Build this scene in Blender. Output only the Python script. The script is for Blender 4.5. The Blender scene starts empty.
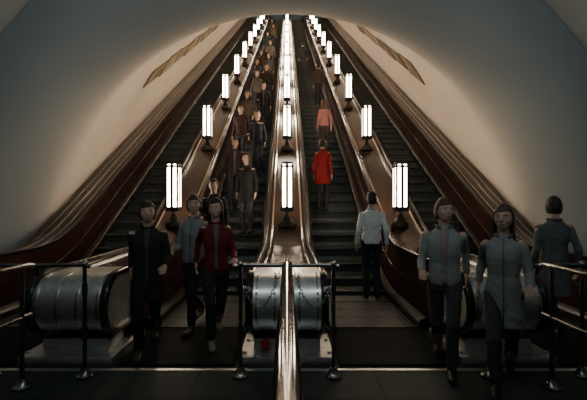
import bpy, bmesh, math, random
from mathutils import Vector, Matrix, noise
random.seed(7)
PI = math.pi
sc = bpy.context.scene
C = sc.collection

# ------------------------------------------------------------ materials
def mat(name, col, rough=.5, metal=0, var=.0, scale=8, bump=0, coat=0, stretch=None, spec=.5):
    m = bpy.data.materials.new(name); m.use_nodes = True
    nt = m.node_tree; b = nt.nodes['Principled BSDF']
    b.inputs['Base Color'].default_value = (*col, 1)
    b.inputs['Roughness'].default_value = rough
    b.inputs['Metallic'].default_value = metal
    b.inputs['Coat Weight'].default_value = coat
    b.inputs['Specular IOR Level'].default_value = spec
    tc = nt.nodes.new('ShaderNodeTexCoord'); mp = nt.nodes.new('ShaderNodeMapping')
    nt.links.new(tc.outputs['Object'], mp.inputs['Vector'])
    if stretch: mp.inputs['Scale'].default_value = stretch
    no = nt.nodes.new('ShaderNodeTexNoise'); no.inputs['Scale'].default_value = scale
    no.inputs['Detail'].default_value = 5
    nt.links.new(mp.outputs[0], no.inputs['Vector'])
    if var:
        r = nt.nodes.new('ShaderNodeValToRGB')
        r.color_ramp.elements[0].position = .3; r.color_ramp.elements[1].position = .7
        r.color_ramp.elements[0].color = (*[c*(1-var) for c in col], 1)
        r.color_ramp.elements[1].color = (*[min(1, c*(1+var)) for c in col], 1)
        nt.links.new(no.outputs['Fac'], r.inputs['Fac'])
        nt.links.new(r.outputs['Color'], b.inputs['Base Color'])
    if bump:
        bp = nt.nodes.new('ShaderNodeBump'); bp.inputs['Strength'].default_value = bump
        bp.inputs['Distance'].default_value = .01
        nt.links.new(no.outputs['Fac'], bp.inputs['Height'])
        nt.links.new(bp.outputs[0], b.inputs['Normal'])
    return m

M = {}
# tunnel plaster: cream to grey at the mouth, lamp glow's fade painted into colour
def plaster():
    m = bpy.data.materials.new('tunnel_plaster'); m.use_nodes = True
    nt = m.node_tree; b = nt.nodes['Principled BSDF']; b.inputs['Roughness'].default_value = .75
    tc = nt.nodes.new('ShaderNodeTexCoord'); sp = nt.nodes.new('ShaderNodeSeparateXYZ')
    nt.links.new(tc.outputs['Object'], sp.inputs[0])
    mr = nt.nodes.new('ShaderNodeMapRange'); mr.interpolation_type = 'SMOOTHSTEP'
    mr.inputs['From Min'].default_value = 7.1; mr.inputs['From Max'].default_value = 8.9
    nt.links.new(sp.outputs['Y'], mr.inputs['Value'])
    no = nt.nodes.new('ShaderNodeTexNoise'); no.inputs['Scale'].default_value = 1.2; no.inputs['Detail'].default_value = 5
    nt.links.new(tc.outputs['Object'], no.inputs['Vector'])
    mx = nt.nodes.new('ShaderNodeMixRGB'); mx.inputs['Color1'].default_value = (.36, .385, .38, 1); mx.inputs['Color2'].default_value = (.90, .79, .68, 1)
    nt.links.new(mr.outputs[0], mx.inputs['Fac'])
    m2 = nt.nodes.new('ShaderNodeMixRGB'); m2.blend_type = 'MULTIPLY'; m2.inputs['Fac'].default_value = .12
    nt.links.new(mx.outputs[0], m2.inputs['Color1']); nt.links.new(no.outputs['Fac'], m2.inputs['Color2'])
    nt.links.new(m2.outputs[0], b.inputs['Base Color'])
    bp = nt.nodes.new('ShaderNodeBump'); bp.inputs['Strength'].default_value = .15; bp.inputs['Distance'].default_value = .01
    nt.links.new(no.outputs['Fac'], bp.inputs['Height']); nt.links.new(bp.outputs[0], b.inputs['Normal'])
    return m
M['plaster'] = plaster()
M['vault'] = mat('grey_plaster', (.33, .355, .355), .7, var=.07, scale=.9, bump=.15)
M['deck'] = mat('brown_lacquer', (.022, .008, .005), .22, var=.35, scale=5, stretch=(6, .6, 1), spec=.32)
M['clad'] = mat('red_brown_cladding', (.016, .006, .005), .26, var=.15, scale=3, spec=.24)
M['panel'] = mat('dark_panel', (.028, .010, .007), .28, var=.3, scale=5, stretch=(1, .6, 4), spec=.35)
M['chrome'] = mat('polished_steel', (.68, .65, .61), .15, 1, var=.1, scale=14, bump=.03)
M['rail_steel'] = mat('worn_rail_steel', (.34, .335, .33), .12, 1, var=.25, scale=12, bump=.06)
M['side_steel'] = mat('dull_rail_steel', (.22, .22, .215), .22, 1, var=.2, scale=12, bump=.04)
M['brushed'] = mat('brushed_steel', (.92, .93, .92), .32, .88, var=.10, scale=18, bump=.08)
M['dull'] = mat('dull_steel', (.55, .56, .55), .4, .85, var=.15, scale=18, bump=.05)
M['plate'] = mat('dark_ribbed_steel', (.010, .012, .011), .75, 0, var=.25, scale=18, bump=.1, spec=.10)
M['rubber'] = mat('black_rubber', (.012, .011, .011), .22, var=.2, scale=20)
M['step'] = mat('step_metal', (.070, .075, .070), .45, .6, var=.25, scale=9, bump=.1)
M['skirt'] = mat('skirt_metal', (.04, .036, .033), .4, .7, var=.2, scale=10)
M['black'] = mat('black_iron', (.012, .011, .011), .45, .2, var=.2, scale=10)
M['bronze'] = mat('bronze_foot', (.09, .072, .055), .35, .8, var=.2, scale=10)
M['frame'] = mat('poster_frame', (.20, .16, .11), .5, .3, var=.2)
M['red'] = mat('red_plastic', (.45, .02, .015), .35, var=.1)
def glow_mat():
    m = bpy.data.materials.new('lit_glass'); m.use_nodes = True
    nt = m.node_tree; b = nt.nodes['Principled BSDF']
    b.inputs['Base Color'].default_value = (.5, .42, .32, 1); b.inputs['Roughness'].default_value = .3
    b.inputs['Emission Color'].default_value = (1, .80, .57, 1)
    tc = nt.nodes.new('ShaderNodeTexCoord'); sp = nt.nodes.new('ShaderNodeSeparateXYZ')
    nt.links.new(tc.outputs['Object'], sp.inputs[0])
    def math_(op, a, bb=None, v=None):
        n = nt.nodes.new('ShaderNodeMath'); n.operation = op
        nt.links.new(a, n.inputs[0])
        if bb is not None: nt.links.new(bb, n.inputs[1])
        if v is not None: n.inputs[1].default_value = v
        return n.outputs[0]
    ax = math_('ABSOLUTE', sp.outputs['X']); dx = math_('ABSOLUTE', math_('SUBTRACT', ax, v=.058))
    ay = math_('ABSOLUTE', sp.outputs['Y']); dy = math_('ABSOLUTE', math_('SUBTRACT', ay, v=.068))
    mn = math_('MINIMUM', dx, dy)
    r = nt.nodes.new('ShaderNodeMapRange'); r.inputs['From Min'].default_value = .010; r.inputs['From Max'].default_value = .040
    r.inputs['To Min'].default_value = 52; r.inputs['To Max'].default_value = 1.2
    nt.links.new(mn, r.inputs['Value']); nt.links.new(r.outputs[0], b.inputs['Emission Strength'])
    return m
M['glow'] = glow_mat()

def floor_mat():
    m = bpy.data.materials.new('dark_stone_slabs'); m.use_nodes = True
    nt = m.node_tree; b = nt.nodes['Principled BSDF']; b.inputs['Roughness'].default_value = .65
    b.inputs['Specular IOR Level'].default_value = .2
    tc = nt.nodes.new('ShaderNodeTexCoord')
    br = nt.nodes.new('ShaderNodeTexBrick'); br.inputs['Scale'].default_value = 1.0
    br.inputs['Brick Width'].default_value = .8; br.inputs['Row Height'].default_value = .8
    br.offset = 0; br.inputs['Mortar Size'].default_value = .008
    br.inputs['Color1'].default_value = (.045, .060, .053, 1); br.inputs['Color2'].default_value = (.055, .068, .060, 1)
    br.inputs['Mortar'].default_value = (.02, .022, .02, 1)
    no = nt.nodes.new('ShaderNodeTexNoise'); no.inputs['Scale'].default_value = 30; no.inputs['Detail'].default_value = 6
    mx = nt.nodes.new('ShaderNodeMixRGB'); mx.blend_type = 'MULTIPLY'; mx.inputs['Fac'].default_value = .6
    nt.links.new(tc.outputs['Object'], br.inputs['Vector']); nt.links.new(tc.outputs['Object'], no.inputs['Vector'])
    nt.links.new(br.outputs['Color'], mx.inputs['Color1']); nt.links.new(no.outputs['Color'], mx.inputs['Color2'])
    nt.links.new(mx.outputs[0], b.inputs['Base Color'])
    return m
M['floor'] = floor_mat()

def poster_mat(i):
    m = bpy.data.materials.new('poster_print'); m.use_nodes = True
    nt = m.node_tree; b = nt.nodes['Principled BSDF']; b.inputs['Roughness'].default_value = .6
    tc = nt.nodes.new('ShaderNodeTexCoord'); mp = nt.nodes.new('ShaderNodeMapping')
    mp.inputs['Location'].default_value = (i*3.1, i*1.7, i*.9)
    no = nt.nodes.new('ShaderNodeTexNoise'); no.inputs['Scale'].default_value = 4
    mx = nt.nodes.new('ShaderNodeMixRGB'); mx.inputs['Fac'].default_value = .45
    vo = nt.nodes.new('ShaderNodeTexVoronoi'); vo.inputs['Scale'].default_value = 3.6
    r = nt.nodes.new('ShaderNodeValToRGB')
    cols = [(.30, .06, .05), (.42, .33, .12), (.10, .09, .06), (.52, .44, .34), (.40, .34, .26), (.16, .17, .09)]
    random.Random(i).shuffle(cols)
    e = r.color_ramp.elements
    e[0].color = (*cols[0], 1); e[1].position = .8; e[1].color = (*cols[5], 1)
    for k in range(1, 5):
        x = e.new(.15+.13*k); x.color = (*cols[k], 1)
    nt.links.new(tc.outputs['Object'], mp.inputs['Vector']); nt.links.new(mp.outputs[0], no.inputs['Vector'])
    nt.links.new(mp.outputs[0], mx.inputs['Color1']); nt.links.new(no.outputs['Color'], mx.inputs['Color2'])
    nt.links.new(mx.outputs[0], vo.inputs['Vector'])
    nt.links.new(vo.outputs['Color'], r.inputs['Fac']); nt.links.new(r.outputs[0], b.inputs['Base Color'])
    return m

# ------------------------------------------------------------ helpers
def obj(name, bm, m, parent=None, smooth=False, label=None):
    me = bpy.data.meshes.new(name)
    bmesh.ops.recalc_face_normals(bm, faces=bm.faces)
    bm.to_mesh(me); bm.free()
    if smooth:
        for p in me.polygons: p.use_smooth = True
    o = bpy.data.objects.new(name, me); C.objects.link(o)
    ms = m if isinstance(m, list) else [m]
    for x in ms: me.materials.append(x)
    if parent: o.parent = parent
    if label: o['label'] = label
    return o
def smooth_by_angle(o, ang=40):
    me = o.data
    for p in me.polygons: p.use_smooth = True
    bm = bmesh.new(); bm.from_mesh(me)
    for e in bm.edges:
        if len(e.link_faces) == 2 and e.calc_face_angle(0) > math.radians(ang): e.smooth = False
    bm.to_mesh(me); bm.free()
    return o
def struct(name, bm, m, smooth=False, parent=None):
    o = obj(name, bm, m, parent, smooth)
    if not parent: o['kind'] = 'structure'
    return o
def thing(name, label, cat, loc=(0, 0, 0), rz=0, group=None):
    o = bpy.data.objects.new(name, None); C.objects.link(o)
    o.empty_display_size = .1
    o.location = loc; o.rotation_euler = (0, 0, rz); o['label'] = label; o['category'] = cat
    if group: o['group'] = group
    return o
def dup(root, loc, rz=None, label=None):
    r = root.copy(); C.objects.link(r); r.location = loc
    if rz is not None: r.rotation_euler = (0, 0, rz)
    if label: r['label'] = label
    for ch in list(root.children):
        c = ch.copy(); C.objects.link(c); c.parent = r
        for g in ch.children:
            d = g.copy(); C.objects.link(d); d.parent = c
    return r
def box(bm, c, s, bev=0):
    r = bmesh.ops.create_cube(bm, size=1)
    vs = r['verts']
    for v in vs: v.co = Vector((v.co.x*s[0]+c[0], v.co.y*s[1]+c[1], v.co.z*s[2]+c[2]))
    if bev:
        es = list({e for v in vs for e in v.link_edges})
        bmesh.ops.bevel(bm, geom=es, offset=bev, segments=2, affect='EDGES', profile=.5)
def tube(bm, pts, r, seg=12, caps=True, loop=False):
    pts = [Vector(p) for p in pts]; n = len(pts)
    rs = r if isinstance(r, (list, tuple)) else [r]*n
    rings = []; ref = None
    for i, p in enumerate(pts):
        if loop: t = (pts[(i+1) % n] - pts[i-1]).normalized()
        else: t = (pts[min(i+1, n-1)] - pts[max(i-1, 0)]).normalized()
        if ref is None:
            ref = Vector((0, 0, 1)) if abs(t.z) < .9 else Vector((1, 0, 0))
        a = (ref - t*ref.dot(t)).normalized(); ref = a; b = t.cross(a)
        rings.append([bm.verts.new(p + (a*math.cos(k*2*PI/seg) + b*math.sin(k*2*PI/seg))*rs[i]) for k in range(seg)])
    for i in range(n if loop else n-1):
        j = (i+1) % n
        for k in range(seg):
            bm.faces.new((rings[i][k], rings[i][(k+1) % seg], rings[j][(k+1) % seg], rings[j][k]))
    if caps and not loop:
        bm.faces.new(rings[0][::-1]); bm.faces.new(rings[-1])
def lathe(bm, prof, c=(0, 0, 0), seg=24):
    rings = []
    for r, z in prof:
        rings.append([bm.verts.new((c[0]+max(r, .0005)*math.cos(k*2*PI/seg), c[1]+max(r, .0005)*math.sin(k*2*PI/seg), c[2]+z)) for k in range(seg)])
    for i in range(len(rings)-1):
        for k in range(seg):
            bm.faces.new((rings[i][k], rings[i][(k+1) % seg], rings[i+1][(k+1) % seg], rings[i+1][k]))
    bm.faces.new(rings[0][::-1]); bm.faces.new(rings[-1])

# ------------------------------------------------------------ incline profile
SL = math.tan(math.radians(30)); YA, YB = 6.2, 7.6; YM = (YA+YB)/2; YEND = 46.0
def inc(y):
    if y <= YA: return 0
    if y < YB: return .5*SL*(y-YA)**2/(YB-YA)
    return SL*(y-YM)
def ysamp(y0, y1=YEND):
    ys = [y0]
    y = YA
    if y0 < YA:
        while y < YB: ys.append(y); y += .14
    ys.append(YB); y = YB+2
    while y < y1: ys.append(y); y += 3.0
    ys.append(y1); return ys
def vsweep(bm, sec, ys, hf=inc):
    rings = [[bm.verts.new((x, y, z+hf(y))) for x, z in sec] for y in ys]
    n = len(sec)
    for i in range(len(rings)-1):
        for k in range(n):
            bm.faces.new((rings[i][k], rings[i][(k+1) % n], rings[i+1][(k+1) % n], rings[i+1][k]))
    bm.faces.new(rings[0][::-1]); bm.faces.new(rings[-1])
def psweep(bm, path, sec):
    rings = []; N = len(path)
    for i, (y, z) in enumerate(path):
        a = path[max(i-1, 0)]; b = path[min(i+1, N-1)]
        t = Vector((b[0]-a[0], b[1]-a[1])).normalized(); nn = Vector((-t.y, t.x))
        rings.append([bm.verts.new((x, y+nn.x*k, z+nn.y*k)) for x, k in sec])
    n = len(sec)
    for i in range(N-1):
        for k in range(n):
            bm.faces.new((rings[i][k], rings[i][(k+1) % n], rings[i+1][(k+1) % n], rings[i+1][k]))
    bm.faces.new(rings[0][::-1]); bm.faces.new(rings[-1])

# ------------------------------------------------------------ setting
HC = .5; RT = 4.8; YP = 8.0; RH = 6.1; YH = 6.6; HB = .35
def hc(y):
    if y <= YP-HB: return HC
    if y < YP+HB: return HC + SL*(y-YP+HB)**2/(4*HB)
    return HC + (y-YP)*SL
NS = 144
def rings_mesh(rows):
    bm = bmesh.new(); rings = []
    for y, r in rows:
        rings.append([bm.verts.new((r*math.cos(a*2*PI/NS), y, hc(y)+r*math.sin(a*2*PI/NS))) for a in range(NS)])
    for i in range(len(rings)-1):
        for k in range(NS):
            bm.faces.new((rings[i][k], rings[i][(k+1) % NS], rings[i+1][(k+1) % NS], rings[i+1][k]))
    return bm
rows = []
for i in range(25):
    a = PI/2*(1-i/24); rows.append((YP - (YP-YH)*math.sin(a), RT + (RH-RT)*(1-math.cos(a))))
rows += [(y, RT) for y in (8.1, 8.2, 8.35, 8.6, 9, 9.5, 10.2, 11, 13, 16, 20, 25, 30, 36, 42, 48)]
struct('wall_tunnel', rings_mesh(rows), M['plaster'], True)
bm = bmesh.new(); rings = []
a0 = -math.asin(HC/RH)
for y in (YH, 4, 1, -3, -7):
    rings.append([bm.verts.new((RH*math.cos(a0+(PI-2*a0)*k/96), y, HC+RH*math.sin(a0+(PI-2*a0)*k/96))) for k in range(97)])
for i in range(len(rings)-1):
    for k in range(96):
        bm.faces.new((rings[i][k], rings[i][k+1], rings[i+1][k+1], rings[i+1][k]))
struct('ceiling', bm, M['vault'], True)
bm = bmesh.new(); box(bm, (0, -1.0, -.1), (12.1, 12.0, .2)); struct('floor', bm, M['floor'])
bm = bmesh.new(); box(bm, (0, 3.74, .004), (9.0, .05, .010), .002); struct('trim_1', bm, M['dull'])

# ------------------------------------------------------------ escalators
YS0 = 5.0; NSTEP = 98; PITCH = .4
def step_top(k): return inc(YS0+PITCH*k+.2)+.02
bm = bmesh.new()
W = .54; n = 48; xs = [-W+2*W*i/n for i in range(n+1)]
prof = [(-.0, -.25), (.025, -.16), (.015, -.07), (-.01, -.012), (-.01, 0), (.38, 0)]
cols = []
for i in range(n):
    up = (i % 2 == 0)
    ring = []
    for side in (0, 1):
        x = xs[i+side]
        ring.append([bm.verts.new((x, y + (0 if up or z > -.01 else .008), z - (0 if up or z < -.012 else .01))) for y, z in prof])
    for j in range(len(prof)-1):
        bm.faces.new((ring[0][j], ring[1][j], ring[1][j+1], ring[0][j+1]))
    cols.append(ring)
for i in range(n-1):
    a = cols[i][1]; b = cols[i+1][0]
    for j in range(len(prof)-1):
        bm.faces.new((a[j], b[j], b[j+1], a[j+1]))
bk0 = bm.verts.new((-W, .38, -.04)); bk1 = bm.verts.new((W, .38, -.04)); bt0 = bm.verts.new((-W, .05, -.25)); bt1 = bm.verts.new((W, .05, -.25))
bm.faces.new((bk0, bk1, bt1, bt0))
step_me_obj = obj('step', bm, M['step'])
step_me = step_me_obj.data
bpy.data.objects.remove(step_me_obj)
SP = 2.15
lanes = [(-1.5, 'far left escalator between the left tunnel wall and left row of lamps'),
         (-.5, 'centre left escalator with a file of riders facing down'),
         (.5, 'centre right escalator carrying the rider in the bright red coat'),
         (1.5, 'far right escalator between the right row of lamps and tunnel wall')]
for li, lab in lanes:
    X = li*SP
    t = thing('escalator', lab, 'escalator', (X, YS0, 0), 0, 'parallel escalators')
    for k in range(NSTEP):
        o = bpy.data.objects.new('step', step_me); C.objects.link(o); o.parent = t
        o.location = (0, PITCH*k, step_top(k))
    for s in (-1, 1):
        bm = bmesh.new()
        vsweep(bm, [(s*.548, -.28), (s*.548, .10), (s*.575, .13), (s*.645, .15), (s*.645, -.28)], [y for y in ysamp(4.9)])
        o = obj('skirt_panel', bm, M['skirt'], t); o.location = (0, -YS0, 0)
    bm = bmesh.new()
    box(bm, (0, 4.36-YS0, .012), (1.14, 1.08, .024), .004)
    for i in range(22): box(bm, (-.52+1.04*i/21, 4.36-YS0, .025), (.018, 1.0, .004))
    obj('landing_plate', bm, M['plate'], t, label='ribbed dark steel landing plate')
    bm = bmesh.new()
    box(bm, (0, 4.93-YS0, .026), (1.08, .07, .02), .003)
    for i in range(30): box(bm, (-.52+1.04*i/29, 4.975-YS0, .024), (.012, .05, .012))
    obj('comb', bm, M['skirt'], t)

# ------------------------------------------------------------ balustrades
DC = (4.15, .545); DR = .305; TOP = DC[1]+DR
def rail_path(off=0, down=True):
    p = []
    if down:
        p.append((4.45, DC[1]-DR-off))
        for i in range(17):
            a = math.radians(-90 - 180*i/16)
            p.append((DC[0]+(DR+off)*math.cos(a), DC[1]+(DR+off)*math.sin(a)))
    top = TOP+off
    for y in ysamp(4.6): p.append((y, top+inc(y)))
    return p
def sec_round(x0, w, h, n=14, p=.7):
    return [(x0+w*math.copysign(abs(math.cos(i*2*PI/n))**p, math.cos(i*2*PI/n)), h*math.copysign(abs(math.sin(i*2*PI/n))**p, math.sin(i*2*PI/n))) for i in range(n)]
def balustrade(X, label, sides=(-1, 1), outer=0, centre=False):
    t = thing('balustrade', label, 'balustrade', (X, 3.8, 0), 0, 'balustrades beside the escalators')
    ST = M['brushed'] if centre else M['dull']
    def put(name, bm, m, sm=True, lab=None):
        o = obj(name, bm, m, t, label=lab); o.location = (0, -3.8, 0)
        return smooth_by_angle(o, 35) if sm else o
    for s in sides:
        bm = bmesh.new(); psweep(bm, rail_path(), sec_round(s*.37, .036, .022))
        put('handrail', bm, M['rubber'], lab='glossy black rubber handrail')
        bm = bmesh.new(); psweep(bm, rail_path(-.033), [(s*.345, -.010), (s*.403, -.010), (s*.403, .010), (s*.345, .010)])
        put('handrail_guide', bm, M['chrome'], lab='polished steel strip under the handrail')
        bm = bmesh.new(); vsweep(bm, [(s*.38, -.2), (s*.38, TOP-.045), (s*.398, TOP-.045), (s*.413, -.2)], ysamp(4.5))
        put('side_panel', bm, M['panel'])
        bm = bmesh.new(); vsweep(bm, [(s*.400, TOP-.38), (s*.412, TOP-.38), (s*.411, TOP-.36), (s*.399, TOP-.36)], ysamp(4.5))
        put('side_molding', bm, M['chrome'])
        bm = bmesh.new()
        pts = [(DC[0]+(DR-.045)*math.cos(math.radians(a)), DC[1]+(DR-.045)*math.sin(math.radians(a))) for a in range(90, 271, 10)]
        pts += [(4.5, DC[1]-DR+.045), (4.5, DC[1]+DR-.045)]
        va = [bm.verts.new((s*.335, y, z)) for y, z in pts]; vb = [bm.verts.new((s*.385, y, z)) for y, z in pts]
        bm.faces.new(va); bm.faces.new(vb[::-1])
        for i in range(len(pts)):
            j = (i+1) % len(pts); bm.faces.new((va[i], va[j], vb[j], vb[i]))
        put('newel_cheek', bm, ST)
    if outer == 0:
        dz = [(-.335, -.075), (-.335, -.04), (-.28, -.032), (-.22, -.075), (.22, -.075), (.28, -.032), (.335, -.04), (.335, -.075), (.2, -.10), (-.2, -.10)]
        bm = bmesh.new(); vsweep(bm, [(a, TOP+b) for a, b in dz], ysamp(4.5))
        put('deck', bm, M['deck'])
        for s in (-1, 1):
            bm = bmesh.new(); vsweep(bm, [(s*.255, TOP-.045), (s*.255, TOP-.030), (s*.282, TOP-.022), (s*.282, TOP-.036)], ysamp(4.6))
            put('deck_strip', bm, M['chrome'])
    else:
        q = outer; top = TOP
        bm = bmesh.new()
        vsweep(bm, [(-q*.335, top-.07), (-q*.335, top-.04), (-q*.20, top-.03), (-q*.08, top-.05), (q*.20, top-.15), (q*.425, top-.20), (q*.425, top-.9), (q*.38, top-.9), (q*.38, top-.26), (-q*.1, top-.11)], ysamp(4.2))
        put('deck', bm, M['clad'])
        for xx, zz in ((-.22, -.030), (-.02, -.068), (.20, -.148), (.405, -.195)):
            bm = bmesh.new(); vsweep(bm, [(q*xx, top+zz-.01), (q*xx, top+zz+.012), (q*(xx+.014), top+zz+.010), (q*(xx+.014), top+zz-.014)], ysamp(4.25))
            put('deck_strip', bm, M['chrome'])
    bm = bmesh.new(); psweep(bm, [p for p in rail_path(-.03) if p[0] < 4.7], [(-.335, -.012), (.335, -.012), (.335, .012), (-.335, .012)])
    put('newel_drum', bm, ST, lab='brushed steel drum closing the balustrade end')
    for xx in ((-.30, -.12, .12, .30) if centre else (-.30, -.10, .10, .30)):
        bm = bmesh.new(); psweep(bm, [p for p in rail_path(-.012) if p[0] < 4.6], [(xx-.009, -.008), (xx+.009, -.008), (xx+.009, .008), (xx-.009, .008)])
        put('drum_rib', bm, M['chrome'])
    bm = bmesh.new()
    box(bm, (0, 4.3, .04), (.92, .9, .08), .01); box(bm, (0, 4.38, .13), (.68, .66, .12), .015)
    for sx in (-.42, .42):
        for sy in (3.95, 4.3, 4.65): lathe(bm, [(.02, 0), (.02, .02), (.008, .026)], (sx, sy, .08), 8)
    put('plinth', bm, M['dull'])
    if centre:
        bm = bmesh.new(); tube(bm, [(-.22, 4.06, .14), (-.22, 4.0, .14), (-.22, 3.985, .14)], [.045, .045, .035], 18)
        put('stop_button', bm, M['red'], lab='round red stop button')
    return t
balustrade(0, 'dark lacquered balustrade in the middle carrying the central row of lamps', centre=True)
balustrade(-SP, 'dark lacquered balustrade carrying the left row of lamps')
balustrade(SP, 'dark lacquered balustrade carrying the right row of lamps')
balustrade(-2*SP, 'lampless brown balustrade running up along the left tunnel wall', (1,), -1)
balustrade(2*SP, 'lampless brown balustrade running up along the right tunnel wall', (-1,), 1)

# ------------------------------------------------------------ lamps
def make_lamp():
    t = thing('lamp', '', 'lamp', (0, 0, 0), 0, 'lantern lamps along the balustrades')
    bm = bmesh.new(); lathe(bm, [(.15, -.05), (.15, .03), (.13, .05), (.07, .13), (.040, .18), (.038, .22), (.07, .235), (.075, .27)], seg=24)
    smooth_by_angle(obj('lamp_base', bm, M['bronze'], t, label='dark bronze flared foot'), 40)
    w, d = .110, .128; z0, z1 = .27, 1.14
    c = .028
    oc = [(-w+c, -d), (w-c, -d), (w, -d+c), (w, d-c), (w-c, d), (-w+c, d), (-w, d-c), (-w, -d+c)]
    lv = [(z0, 1), (z1-.06, 1), (z1-.02, .9), (z1, .72)]
    bm = bmesh.new()
    rr = [[bm.verts.new((x*f, y*f, z)) for x, y in oc] for z, f in lv]
    for i in range(3):
        for k in range(8): bm.faces.new((rr[i][k], rr[i][(k+1) % 8], rr[i+1][(k+1) % 8], rr[i+1][k]))
    bm.faces.new(rr[0][::-1]); bm.faces.new(rr[-1])
    obj('lamp_glass', bm, M['glow'], t, label='glowing warm white glass')
    bm = bmesh.new()
    for sx in (-1, 1):
        for sy in (-1, 1): box(bm, (sx*(w-.008), sy*(d-.008), (z0+z1)/2-.01), (.034, .034, z1-z0-.02))
        box(bm, (0, sx*(d+.004), (z0+z1)/2-.01), (.046, .018, z1-z0-.03))
        box(bm, (sx*(w+.004), 0, (z0+z1)/2-.01), (.018, .046, z1-z0-.03))
    for z in (z0+.03, z1-.06):
        for sx in (-1, 1):
            box(bm, (0, sx*(d+.002), z), (2*w, .014, .045)); box(bm, (sx*(w+.002), 0, z), (.014, 2*d, .045))
    box(bm, (0, 0, z0-.01), (2*w+.03, 2*d+.03, .04), .006)
    obj('lamp_frame', bm, M['black'], t)
    bm = bmesh.new(); box(bm, (0, 0, z1+.0), (2*w*.95, 2*d*.95, .05), .014); lathe(bm, [(.03, z1+.015), (.03, z1+.035), (.012, z1+.05)], seg=12)
    obj('lamp_cap', bm, M['black'], t)
    return t
ORD = ['lowest', 'second', 'third', 'fourth', 'fifth', 'sixth', 'seventh', 'eighth', 'ninth', 'tenth', 'eleventh']
lamp0 = make_lamp(); first = True
for X, row in ((0, 'central'), (-SP, 'left'), (SP, 'right')):
    for k in range(11):
        y = 7.55+3.2*k; z = TOP-.075+inc(y)
        lab = ('lowest glowing lantern lamp, nearest the landing, on the %s balustrade' % row) if k == 0 else \
              ('glowing lantern lamp, %s from the bottom, on the %s balustrade' % (ORD[k], row))
        if first:
            lamp0.location = (X, y, z); lamp0['label'] = lab; first = False
        else: dup(lamp0, (X, y, z), None, lab)

# ------------------------------------------------------------ posters on the tunnel wall
def curved(bm, q, ya, yb, a0, a1, r0, r1):
    na, ny = 6, 4
    g = {}
    for ri, r in enumerate((r0, r1)):
        for i in range(ny+1):
            y = ya+(yb-ya)*i/ny
            for j in range(na+1):
                a = math.radians(a0+(a1-a0)*j/na)
                g[ri, i, j] = bm.verts.new((q*r*math.cos(a), y, hc(y)+r*math.sin(a)))
    for i in range(ny):
        for j in range(na):
            for ri in (0, 1): bm.faces.new((g[ri, i, j], g[ri, i+1, j], g[ri, i+1, j+1], g[ri, i, j+1]))
    for i in range(ny):
        for j in (0, na): bm.faces.new((g[0, i, j], g[0, i+1, j], g[1, i+1, j], g[1, i, j]))
    for j in range(na):
        for i in (0, ny): bm.faces.new((g[0, i, j], g[0, i, j+1], g[1, i, j+1], g[1, i, j]))
pm = [poster_mat(i) for i in range(8)]
hts = [7.0, 9.6, 7.6, 9.8, 8.0, 9.4, 7.4, 9.0]
for q, side in ((-1, 'left'), (1, 'right')):
    for k in range(8 if q < 0 else 7):
        ya = (11.6 if q < 0 else 12.3)+1.6*k; yb = ya+1.42; hh_ = hts[(k+(q > 0)*3) % 8]/2
        t = thing('poster', 'framed red, ochre and cream poster, %s from the bottom, on the %s tunnel wall' % (ORD[k], side), 'poster', (q*RT*math.cos(.56), ya, hc(ya)+RT*math.sin(.56)), 0, 'posters on the %s tunnel wall' % side)
        bm = bmesh.new(); curved(bm, q, ya, yb, 32-hh_, 32+hh_, 4.765, 4.795)
        o = obj('poster_frame', bm, M['frame'], t); o.location = -Vector(t.location)
        bm = bmesh.new(); curved(bm, q, ya+.03, yb-.03, 32.3-hh_, 31.7+hh_, 4.755, 4.763)
        o = obj('poster_sheet', bm, pm[(k*3+(q > 0)*2) % 8], t); o.location = -Vector(t.location)

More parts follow.
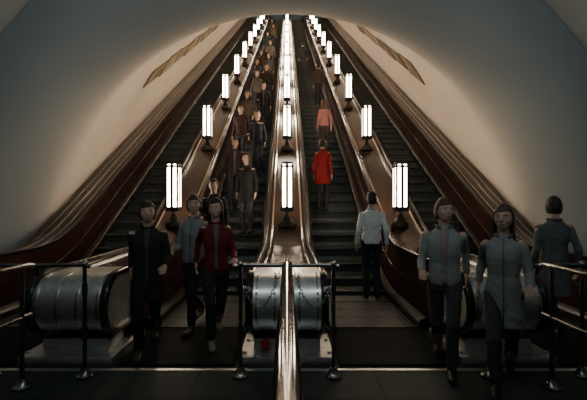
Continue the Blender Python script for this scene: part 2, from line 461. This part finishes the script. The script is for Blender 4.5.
# ------------------------------------------------------------ barriers in front of the balustrades
def chain(bm, a, b, sag, n):
    a = Vector(a); b = Vector(b)
    P = [a+(b-a)*(i/n)-Vector((0, 0, 4*sag*(i/n)*(1-i/n))) for i in range(n+1)]
    for i in range(n):
        c = (P[i]+P[i+1])/2; d = (P[i+1]-P[i]); L = d.length*.68; d.normalize()
        s = Vector((0, 1, 0)) if i % 2 else d.cross(Vector((0, 1, 0)))
        tube(bm, [c+d*L*math.cos(u*2*PI/10)+s*L*.55*math.sin(u*2*PI/10) for u in range(10)], .0035, 6, loop=True)
def barrier(X, label, fat, low, ms):
    t = thing('barrier', label, 'barrier', (X, 3.6, 0), 0, 'tubular barriers at the foot of the escalators')
    for s in (-1, 1):
        bm = bmesh.new(); tube(bm, [(s*.42, 0, .0), (s*.42, 0, 1.0)], .018, 14)
        tube(bm, [(s*.42, 0, .34), (s*.42, 0, .46)], .027, 14)
        tube(bm, [(s*.42, 0, .74), (s*.42, 0, .84)], .025, 14)
        lathe(bm, [(.028, 0), (.032, .02), (.026, .04), (.012, .052)], (s*.42, 0, 1.0), 14)
        p = smooth_by_angle(obj('post', bm, ms, t))
        bm = bmesh.new(); lathe(bm, [(.075, 0), (.075, .02), (.05, .035), (.030, .09)], (s*.42, 0, 0), 18)
        f = smooth_by_angle(obj('foot_flange', bm, ms, p))
        if fat > .03:
            bm = bmesh.new(); tube(bm, [(s*.42, 0, .80), (s*.40, .03, .80), (s*.37, .22, .76)], .014, 10)
            smooth_by_angle(obj('bracket', bm, ms, t))
            bm = bmesh.new(); tube(bm, [(s*.42, 0, .40), (s*.40, .03, .40), (s*.37, .24, .40)], .014, 10)
            smooth_by_angle(obj('bracket', bm, ms, t))
            bm = bmesh.new(); chain(bm, (s*.395, -.005, .82), (s*.06, -.02, .98), .26, 26)
            obj('chain', bm, M['rail_steel'], t, True, 'thin steel chain sagging in front of the drum')
    bm = bmesh.new()
    tube(bm, [(-.47, -.02, 1.0), (-.42, 0, 1.012), (-.2, -.01, 1.012), (0, -.03, 1.012), (.2, -.01, 1.012), (.42, 0, 1.012), (.47, -.02, 1.0)], .019, 12)
    smooth_by_angle(obj('cross_rail', bm, ms, t))
    bm = bmesh.new()
    tube(bm, [(0, 0, .93), (0, -.03, 1.0), (0, -.12, 1.035), (0, -.3, 1.04), (0, -3.9, 1.04)], fat, 20)
    smooth_by_angle(obj('divider_rail', bm, M['rail_steel'] if fat > .03 else ms, t, label='long polished tube running towards the hall'))
    if low:
        bm = bmesh.new(); tube(bm, [(0, -.1, .6), (0, -3.9, .6)], .018, 12)
        smooth_by_angle(obj('lower_rail', bm, ms, t))
    for y in (-.22, -1.9, -3.6):
        bm = bmesh.new(); tube(bm, [(0, y, 0), (0, y, 1.03)], .020, 14)
        p = smooth_by_angle(obj('post', bm, ms, t))
        bm = bmesh.new(); lathe(bm, [(.075, 0), (.075, .02), (.05, .035), (.030, .09)], (0, y, 0), 18)
        smooth_by_angle(obj('foot_flange', bm, ms, p))
barrier(0, 'thick polished tubular barrier in front of the central drum', .046, False, M['rail_steel'])
barrier(-SP-.1, 'thin two-railed steel barrier in front of the left drum', .020, True, M['side_steel'])
barrier(SP+.1, 'thin two-railed steel barrier in front of the right drum', .020, True, M['side_steel'])

# ------------------------------------------------------------ people
def capsule(bm, a, b, ra, rb, seg=14):
    a = Vector(a); b = Vector(b); d = (b-a); L = d.length
    if L < 1e-5: return
    d /= L
    pts = []; rs = []
    for i in range(5):
        t = math.radians(-86+86*i/4); pts.append(a+d*ra*math.sin(t)); rs.append(ra*math.cos(t))
    for i in range(1, 4):
        pts.append(a+d*L*i/4); rs.append(ra+(rb-ra)*i/4)
    for i in range(5):
        t = math.radians(86*i/4); pts.append(b+d*rb*math.sin(t)); rs.append(rb*math.cos(t))
    tube(bm, pts, rs, seg)
def loft(bm, rings, seg=24):
    R = [[bm.verts.new((cx+rx*math.cos(k*2*PI/seg), cy+ry*math.sin(k*2*PI/seg), z)) for k in range(seg)] for cx, cy, z, rx, ry in rings]
    for i in range(len(R)-1):
        for k in range(seg): bm.faces.new((R[i][k], R[i][(k+1) % seg], R[i+1][(k+1) % seg], R[i+1][k]))
    bm.faces.new(R[0][::-1]); bm.faces.new(R[-1])
def ellipsoid(bm, c, r, seg=16, f=None):
    q = bmesh.ops.create_uvsphere(bm, u_segments=seg, v_segments=max(8, seg*2//3), radius=1)
    for v in q['verts']:
        p = Vector((v.co.x*r[0], v.co.y*r[1], v.co.z*r[2]))
        if f: p = f(p)
        v.co = p+Vector(c)
    return q['verts']
def ik(a, b, l1, l2, pole):
    a = Vector(a); b = Vector(b); d = b-a; L = min(d.length, l1+l2-.004)
    d = d.normalized(); b = a+d*L
    x = (l1*l1-l2*l2+L*L)/(2*L); h = math.sqrt(max(0, l1*l1-x*x))
    p = Vector(pole); p = (p-d*p.dot(d)).normalized()
    return a+d*x+p*h, b
def fuse(name, bm, m, parent, voxel, it=3, S=1, label=None, folds=0):
    for v in bm.verts: v.co *= S
    o = obj(name, bm, m, parent)
    md = o.modifiers.new('r', 'REMESH'); md.mode = 'VOXEL'; md.voxel_size = voxel; md.use_smooth_shade = True
    sm = o.modifiers.new('s', 'SMOOTH'); sm.iterations = it; sm.factor = .5
    dg = bpy.context.evaluated_depsgraph_get(); dg.update()
    me = bpy.data.meshes.new_from_object(o.evaluated_get(dg))
    o.modifiers.clear(); old = o.data; o.data = me; bpy.data.meshes.remove(old)
    if not me.materials: me.materials.append(m)
    for p in me.polygons: p.use_smooth = True
    if folds:
        sd = random.random()*50
        ns = [v.normal.copy() for v in me.vertices]
        for v, nn in zip(me.vertices, ns):
            q = Vector((v.co.x*9+sd, v.co.y*9, v.co.z*17+v.co.x*8))
            v.co += nn*folds*(noise.noise(q)*1.3 + .25)
    if label: o['label'] = label
    return o
MC = {}
def cm(kind, col, rough=.85, var=.15, scale=30, bump=.2):
    k = (kind, col)
    if k not in MC: MC[k] = mat(kind, col, rough, var=var, scale=scale, bump=bump, spec=.3)
    return MC[k]
EW = mat('eye_white', (.5, .46, .42), .3); EI = mat('eye_iris', (.05, .03, .02), .3)
def person(label, loc, rz, H=1.72, top=(.1, .1, .1), bot=(.03, .03, .04), hair=(.03, .02, .013), skin=(.46, .29, .215), feet=((-.09, 0, 0), (.09, 0, 0)),
           hands=(None, None), coat=.0, longhair=False, near=False, turn=0, female=False, shoe=(.02, .018, .016), group=None, lean=0, inner=None):
    t = thing('person', label, 'person', loc, rz, group); S = H/1.72
    sk = cm('skin', skin, .55, .06, 12, .05)
    spread = max(abs(feet[0][1]-feet[1][1]), 0); pz = .93 - spread*spread*.18 + min(feet[0][2], feet[1][2])
    dz = pz-.93
    hips = [Vector((-.085, 0, .90+dz)), Vector((.085, 0, .90+dz))]
    sw = .145 if female else .168
    tw = lean
    sh = [Vector((-sw, tw, 1.362+dz)), Vector((sw, -tw, 1.362+dz))]
    legs = []
    for i in (0, 1):
        an = Vector(feet[i])+Vector((0, .03, .085))
        kn, an = ik(hips[i], an, .425, .415, (0, -1, 0)); legs.append((hips[i], kn, an))
    arms = []
    for i in (0, 1):
        s = -1 if i == 0 else 1
        hnd = Vector(hands[i])+Vector((0, 0, 0)) if hands[i] is not None else Vector((s*(sw+.07), -.06 if i else .02, .865+dz))
        el, wr = ik(sh[i], hnd, .285, .25, (s*.12, 1, -.1)); arms.append((sh[i], el, wr))
    hcz = 1.605+dz; hy = -.02
    vox = .0065 if near else .013
    bm = bmesh.new()
    def hf(p):
        z = p.z/.118; x = p.x
        if z < 0: p.x *= 1-.32*z*z; p.y = p.y*(1-.10*z*z) - .012*z*z
        if z < -.6: p.y -= .008
        if p.y > 0: p.y *= 1.06
        return p
    ellipsoid(bm, (0, hy, hcz), (.077, .096, .118), 32, hf)
    capsule(bm, (0, hy-.094, hcz+.016), (0, hy-.112, hcz-.020), .008, .0135, 10)
    for s in (-1, 1):
        ellipsoid(bm, (s*.077, hy+.008, hcz-.005), (.010, .020, .032), 10)
        capsule(bm, (s*.014, hy-.091, hcz+.032), (s*.046, hy-.079, hcz+.030), .0065, .006, 8)
        ellipsoid(bm, (s*.042, hy-.070, hcz-.022), (.020, .014, .018), 10)
    capsule(bm, (-.018, hy-.088, hcz-.052), (.018, hy-.088, hcz-.052), .008, .008, 8)
    if turn:
        R = Matrix.Rotation(turn, 3, 'Z')
        for v in bm.verts:
            q = Vector((v.co.x, v.co.y-hy, 0)); q = R @ q; v.co.x = q.x; v.co.y = q.y+hy
    capsule(bm, (0, .02, 1.40+dz), (0, 0, 1.54+dz), .058, .050)
    loft(bm, [(0, .0, .84+dz, .12, .09), (0, .0, .93+dz, .145, .10), (0, 0, 1.08+dz, .115, .088), (0, 0, 1.28+dz, .14, .10), (0, .005, 1.37+dz, .13, .08), (0, .01, 1.43+dz, .06, .06)])
    for h, k, a in legs:
        capsule(bm, h, k, .076, .052); capsule(bm, k, a, .052, .036)
        capsule(bm, a+Vector((0, .01, -.04)), a+Vector((0, -.15, -.055)), .034, .026)
    for i, (a, e, w) in enumerate(arms):
        s = -1 if i == 0 else 1
        capsule(bm, a, e, .040, .033); capsule(bm, e, w, .033, .023)
        d = (w-e).normalized()
        side = Vector((0, -1, 0)) - d*Vector((0, -1, 0)).dot(d)
        if side.length < .3: side = Vector((-s, 0, 0)) - d*Vector((-s, 0, 0)).dot(d)
        side.normalize(); nrm = d.cross(side)*s
        if nrm.x*s > 0 and abs(nrm.x) > .3: nrm = -nrm
        if abs(nrm.x) <= .3 and nrm.z > 0: nrm = -nrm
        for q in (-.022, -.008, .008, .022): capsule(bm, w+side*q*.6, w+d*.075+side*q*1.15, .016, .0125, 10)
        for q, L in ((-.030, .060), (-.010, .074), (.010, .080), (.030, .072)):
            b0 = w+d*.078+side*q; b1 = b0+d*L*.5+nrm*.010; b2 = b1+d*L*.38+nrm*.024
            capsule(bm, b0, b1, .0093, .0085, 10); capsule(bm, b1, b2, .0085, .0075, 10)
        th = w+d*.022+side*.024; t1 = th+d*.032+side*.024+nrm*.006; t2 = t1+d*.03+side*.006+nrm*.010
        capsule(bm, th, t1, .0125, .0105, 10); capsule(bm, t1, t2, .0105, .0085, 10)
    fuse('body', bm, sk, t, vox, 2, S)
    RT_ = Matrix.Rotation(turn, 4, 'Z')
    def headfix(o):
        for v in o.data.vertices:
            q = RT_ @ Vector((v.co.x, v.co.y-hy, 0)); v.co = Vector((q.x, q.y+hy, v.co.z))*S
    for s in (-1, 1):
        bm = bmesh.new(); ellipsoid(bm, (s*.031, hy-.0785, hcz+.010), (.0125, .0105, .0062), 16)
        o = obj('eye', bm, [EW, EI], t, True)
        for p in o.data.polygons:
            c = p.center
            if abs(c.x-s*.031) < .0062 and c.y < hy-.0785: p.material_index = 1
        headfix(o)
        bm = bmesh.new(); tube(bm, [(s*.016, hy-.0965, hcz+.028), (s*.032, hy-.0925, hcz+.032), (s*.048, hy-.083, hcz+.027)], .0026, 6)
        o = obj('eyebrow', bm, cm('hair', hair, .5, .3, 60, .6), t, True); headfix(o)
    bm = bmesh.new(); ellipsoid(bm, (0, hy-.0955, hcz-.052), (.020, .006, .0055), 12)
    o = obj('lips', bm, cm('lips', (.36, .15, .12), .4), t, True); headfix(o)
    bm = bmesh.new(); SG, RGS = 44, 16
    R = []
    for j in range(RGS+1):
        ring = []
        for k in range(SG):
            az = 2*PI*k/SG; fy = -math.sin(az)
            f = max(0, min(1, (fy+.15)/.65)); f = f*f*(3-2*f)
            zl = (-.085 if not longhair else -.20)*(1-f) + (.062+.012*math.cos(az))*f
            zt = .127
            z = zt + (zl-zt)*(j/RGS)
            rr_ = math.sqrt(max(0, 1-(max(z, -.0)/.133)**2))
            wv = 1+.02*math.sin(az*11+z*60)
            rx, ry = .090*rr_*wv, .109*rr_*wv
            if z < -.03:
                q = (-.03-z)
                if longhair: rx *= 1+q*.4; ry *= 1-q*.3
                else: rx *= 1-q*2.6; ry *= 1-q*3.4
            ring.append(bm.verts.new((rx*math.cos(az), hy+.005-ry*fy, hcz+z)))
        R.append(ring)
    for j in range(RGS):
        for k in range(SG): bm.faces.new((R[j][k], R[j][(k+1) % SG], R[j+1][(k+1) % SG], R[j+1][k]))
    tp = bm.verts.new((0, hy+.005, hcz+.133))
    for k in range(SG): bm.faces.new((R[0][k], R[0][(k+1) % SG], tp))
    o = obj('hair', bm, cm('hair', hair, .5, .3, 60, .6), t, True); headfix(o)
    md = o.modifiers.new('s', 'SOLIDIFY'); md.thickness = .012; md.offset = -1
    bm = bmesh.new()
    hem = (.88 if coat < .1 else .84-coat)+dz
    rr = [(0, .0, hem, .154+coat*.12, .120+coat*.12), (0, 0, .95+dz, .154, .120), (0, 0, 1.08+dz, .126 if female else .142, .105), (0, -.006, 1.24+dz, .146 if female else .160, .122), (0, .0, 1.32+dz, .146 if female else .166, .106), (0, .008, 1.37+dz, .130 if female else .150, .085), (0, .012, 1.41+dz, .100, .072), (0, .010, 1.45+dz, .062, .062)]
    loft(bm, rr)
    for a, e, w in arms:
        capsule(bm, a+Vector((0, 0, -.014)), e, .046, .043)
        dd = (w-e).normalized(); capsule(bm, e, w-dd*.03, .043, .035)
    fuse('coat' if coat > .1 else 'jacket', bm, cm('cloth', top), t, .011, 4, S, folds=.006)
    dark = tuple(c*.55 for c in top)
    bm = bmesh.new(); a_, b_ = [], []
    for i in range(25):
        az = math.radians(-62+304*i/24)
        a_.append(bm.verts.new((.070*math.cos(az), .010+.068*math.sin(az), 1.418+dz))); b_.append(bm.verts.new((.082*math.cos(az), .010+.080*math.sin(az), 1.462+dz)))
    for i in range(24): bm.faces.new((a_[i], a_[i+1], b_[i+1], b_[i]))
    for v in bm.verts: v.co *= S
    o = obj('collar', bm, cm('cloth', dark), t, True); md = o.modifiers.new('s', 'SOLIDIFY'); md.thickness = .010; md.offset = 0
    prof_ = [(1.425, -.062), (1.375, -.088), (1.32, -.116), (1.24, -.136), (1.16, -.126), (1.08, -.113), (1.0, -.118), (.95, -.127), (hem-dz+.02, -.128-coat*.11)]
    bm = bmesh.new()
    if inner:
        ws = [.034, .036, .030, .022, .016, .014, .016, .02, .022]
        L_, R_ = [], []
        for (zz, yy), ww in zip(prof_, ws):
            L_.append(bm.verts.new((-ww, yy-.004, zz+dz))); R_.append(bm.verts.new((ww, yy-.004, zz+dz)))
        for i in range(len(L_)-1): bm.faces.new((L_[i], R_[i], R_[i+1], L_[i+1]))
        for v in bm.verts: v.co *= S
        o = obj('shirt_front', bm, cm('shirt_cloth', inner), t, True); md = o.modifiers.new('s', 'SOLIDIFY'); md.thickness = .006
    else:
        tube(bm, [(0, yy, zz+dz) for zz, yy in prof_], .0055, 6)
        for v in bm.verts: v.co *= S
        obj('zip', bm, cm('cloth', dark), t, True)
    bm = bmesh.new()
    loft(bm, [(0, 0, .82+dz, .13, .105), (0, 0, .92+dz, .144, .110), (0, 0, 1.0+dz, .122, .096)])
    for h, k, a in legs:
        capsule(bm, h, k, .081, .060); capsule(bm, k, a+Vector((0, 0, .045)), .060, .052)
    fuse('trousers', bm, cm('trouser_cloth', bot), t, .013, 2, S, folds=.006)
    for h, k, a in legs:
        bm = bmesh.new(); f = Vector((a.x, a.y-.03, a.z-.085))
        capsule(bm, f+Vector((0, .045, .05)), f+Vector((0, .04, .10)), .042, .046)
        capsule(bm, f+Vector((0, .045, .042)), f+Vector((0, -.14, .036)), .040, .036)
        for v in bm.verts:
            if v.co.z < f.z+.004: v.co.z = f.z+.004
        fuse('shoe', bm, cm('shoe_leather', shoe, .4), t, .009, 2, S)
    return t

def on_step(y):
    k = int((y-YS0)/PITCH); return YS0+PITCH*k+.19, step_top(k)
def rider(label, X, y, away, **kw):
    yy, zz = on_step(y)
    return person(label, (X, yy, zz+.004), (PI if away else 0)+random.uniform(-.25, .25), group=kw.pop('group', None), **kw)

W1 = ((-.06, -.24, .0), (.06, .30, .05)); W2 = ((-.06, .30, .05), (.06, -.24, 0))
SW1 = ((-.215, .20, .90), (.20, -.22, .98)); SW2 = ((-.20, -.22, .98), (.215, .20, .90))
HOLD = ((-.20, -.26, 1.06), None)
person('walking person in a dark red jacket, nearest the central drum on its left', (-.80, 4.45, .026), .25, 1.64, top=(.12, .012, .012), bot=(.02, .02, .025), hair=(.03, .015, .01), feet=W1, hands=SW1, near=True, female=True, longhair=True, shoe=(.3, .26, .22), turn=-.35, lean=-.03, inner=(.12, .10, .09))
person('walking person in a pale grey top beside the red-jacketed one', (-1.14, 4.9, .026), -.2, 1.68, top=(.22, .225, .24), bot=(.02, .02, .025), feet=W2, hands=SW2, near=True, turn=.35, lean=.03)
person('walking person in a black coat in front of the left drum', (-1.45, 4.15, .026), .2, 1.60, top=(.016, .019, .015), bot=(.010, .010, .010), feet=W1, hands=SW1, coat=.2, near=True, turn=.1, lean=-.03, inner=(.05, .055, .045))
person('walking person in a pale grey-green jacket, left one of the pair by the right drum', (1.50, 3.8, .002), -.35, 1.66, top=(.24, .26, .25), bot=(.05, .052, .05), hair=(.05, .035, .025), feet=W2, hands=SW2, near=True, turn=.45, lean=.03, inner=(.30, .22, .20))
person('walking person in a light grey coat, right one of the pair by the right drum', (1.86, 3.42, .002), -.5, 1.60, top=(.24, .25, .245), bot=(.05, .05, .05), hair=(.06, .045, .035), feet=W1, hands=SW1, near=True, female=True, longhair=True, turn=-.2, lean=-.02, coat=.22)
person('person in a long dark grey coat at the foot of the far right escalator', (3.12, 4.65, .026), PI-.2, 1.66, top=(.10, .11, .108), bot=(.02, .02, .02), feet=W1, hands=(None, None), coat=.3, near=True)
rider('rider in a whitish shirt at the foot of the centre right escalator', 1.36, 6.55, True, H=1.70, top=(.72, .71, .68), bot=(.02, .02, .03))
rider('rider in a bright red coat on the centre right escalator, seen from behind', .82, 9.1, True, H=1.66, top=(.20, .008, .008), bot=(.02, .02, .025), female=True, coat=.2, hair=(.03, .02, .015))
rider('rider in a pink top above the red-coated rider', 1.12, 12.0, True, H=1.66, top=(.28, .12, .11), bot=(.03, .02, .02), female=True, longhair=True, hair=(.1, .05, .03))
rider('rider in a brown jacket high on the centre right escalator', 1.3, 16.4, True, top=(.07, .04, .03))
rider('rider in a black jacket topmost on the centre right escalator', .85, 21.2, True, top=(.015, .015, .018))
more = [(-1.32, 7.2, (.015, .015, .017), 'black jacket, lowest in the file'), (-.85, 8.4, (.011, .010, .011), 'charcoal coat, just above the black-jacketed one'),
        (-1.2, 9.3, (.03, .018, .015), 'brown jacket'), (-.80, 10.7, (.014, .016, .026), 'navy jacket beside the second lamp'), (-1.3, 11.3, (.03, .011, .011), 'maroon jacket'),
        (-1.28, 12.8, (.07, .055, .045), 'beige jacket'), (-.8, 13.6, (.015, .015, .015), 'dark grey jacket'), (-1.15, 15.2, (.08, .07, .06), 'light taupe jacket'), (-.82, 16.1, (.03, .018, .012), 'chocolate jacket'),
        (-1.3, 17.2, (.022, .018, .035), 'dark violet jacket'), (-.85, 18.4, (.06, .06, .052), 'grey-beige jacket'), (-1.25, 19.6, (.06, .03, .018), 'rust brown jacket'), (-.9, 21.6, (.13, .11, .09), 'cream jacket'),
        (-1.2, 24.4, (.02, .035, .035), 'dark teal jacket'), (-.95, 28.0, (.09, .07, .04), 'tan jacket'), (-1.2, 31.5, (.04, .04, .04), 'mid grey jacket near the top')]
hc_ = [(.03, .02, .013), (.06, .035, .02), (.015, .012, .01), (.12, .08, .05)]
for i, (x, y, c, nm) in enumerate(more):
    rider('rider on the centre left escalator in a %s' % nm, x, y, False, top=c, H=random.uniform(1.60, 1.78), hair=hc_[i % 4], female=i % 2 == 1, longhair=i % 4 == 1, hands=HOLD if i % 3 == 0 else (None, None), coat=.18 if 'coat,' in nm else 0, turn=random.uniform(-.4, .4), inner=(.10, .09, .085) if i % 4 == 2 else None)

# ------------------------------------------------------------ light
w = bpy.data.worlds.new('World'); sc.world = w; w.use_nodes = True
w.node_tree.nodes['Background'].inputs[0].default_value = (.5, .6, .58, 1)
w.node_tree.nodes['Background'].inputs[1].default_value = .09
def area(name, loc, aim, size, e, col):
    l = bpy.data.lights.new(name, 'AREA'); l.shape = 'RECTANGLE'; l.size = size[0]; l.size_y = size[1]; l.energy = e; l.color = col
    o = bpy.data.objects.new(name, l); C.objects.link(o); o.location = loc
    o.rotation_euler = (Vector(aim)-Vector(loc)).to_track_quat('-Z', 'Y').to_euler()
area('vault_fill', (0, .3, 3.0), (0, 4.6, 9.0), (6, .5), 85, (.76, .94, 1))  # added cool fill washing the vault, stands for no visible fixture
area('drum_fill', (0, 1.6, 3.9), (0, 4.0, .7), (3.6, .35), 14, (.9, 1, .98))  # added unseen fill so the steel drums catch highlights

cam = bpy.data.cameras.new('Camera'); co = bpy.data.objects.new('Camera', cam); C.objects.link(co)
co.location = (0, 0, 1.6); co.rotation_euler = (PI/2, 0, 0)
cam.sensor_width = 36; cam.lens = 398/587*36; cam.shift_x = .011
cam.clip_start = .05
sc.camera = co
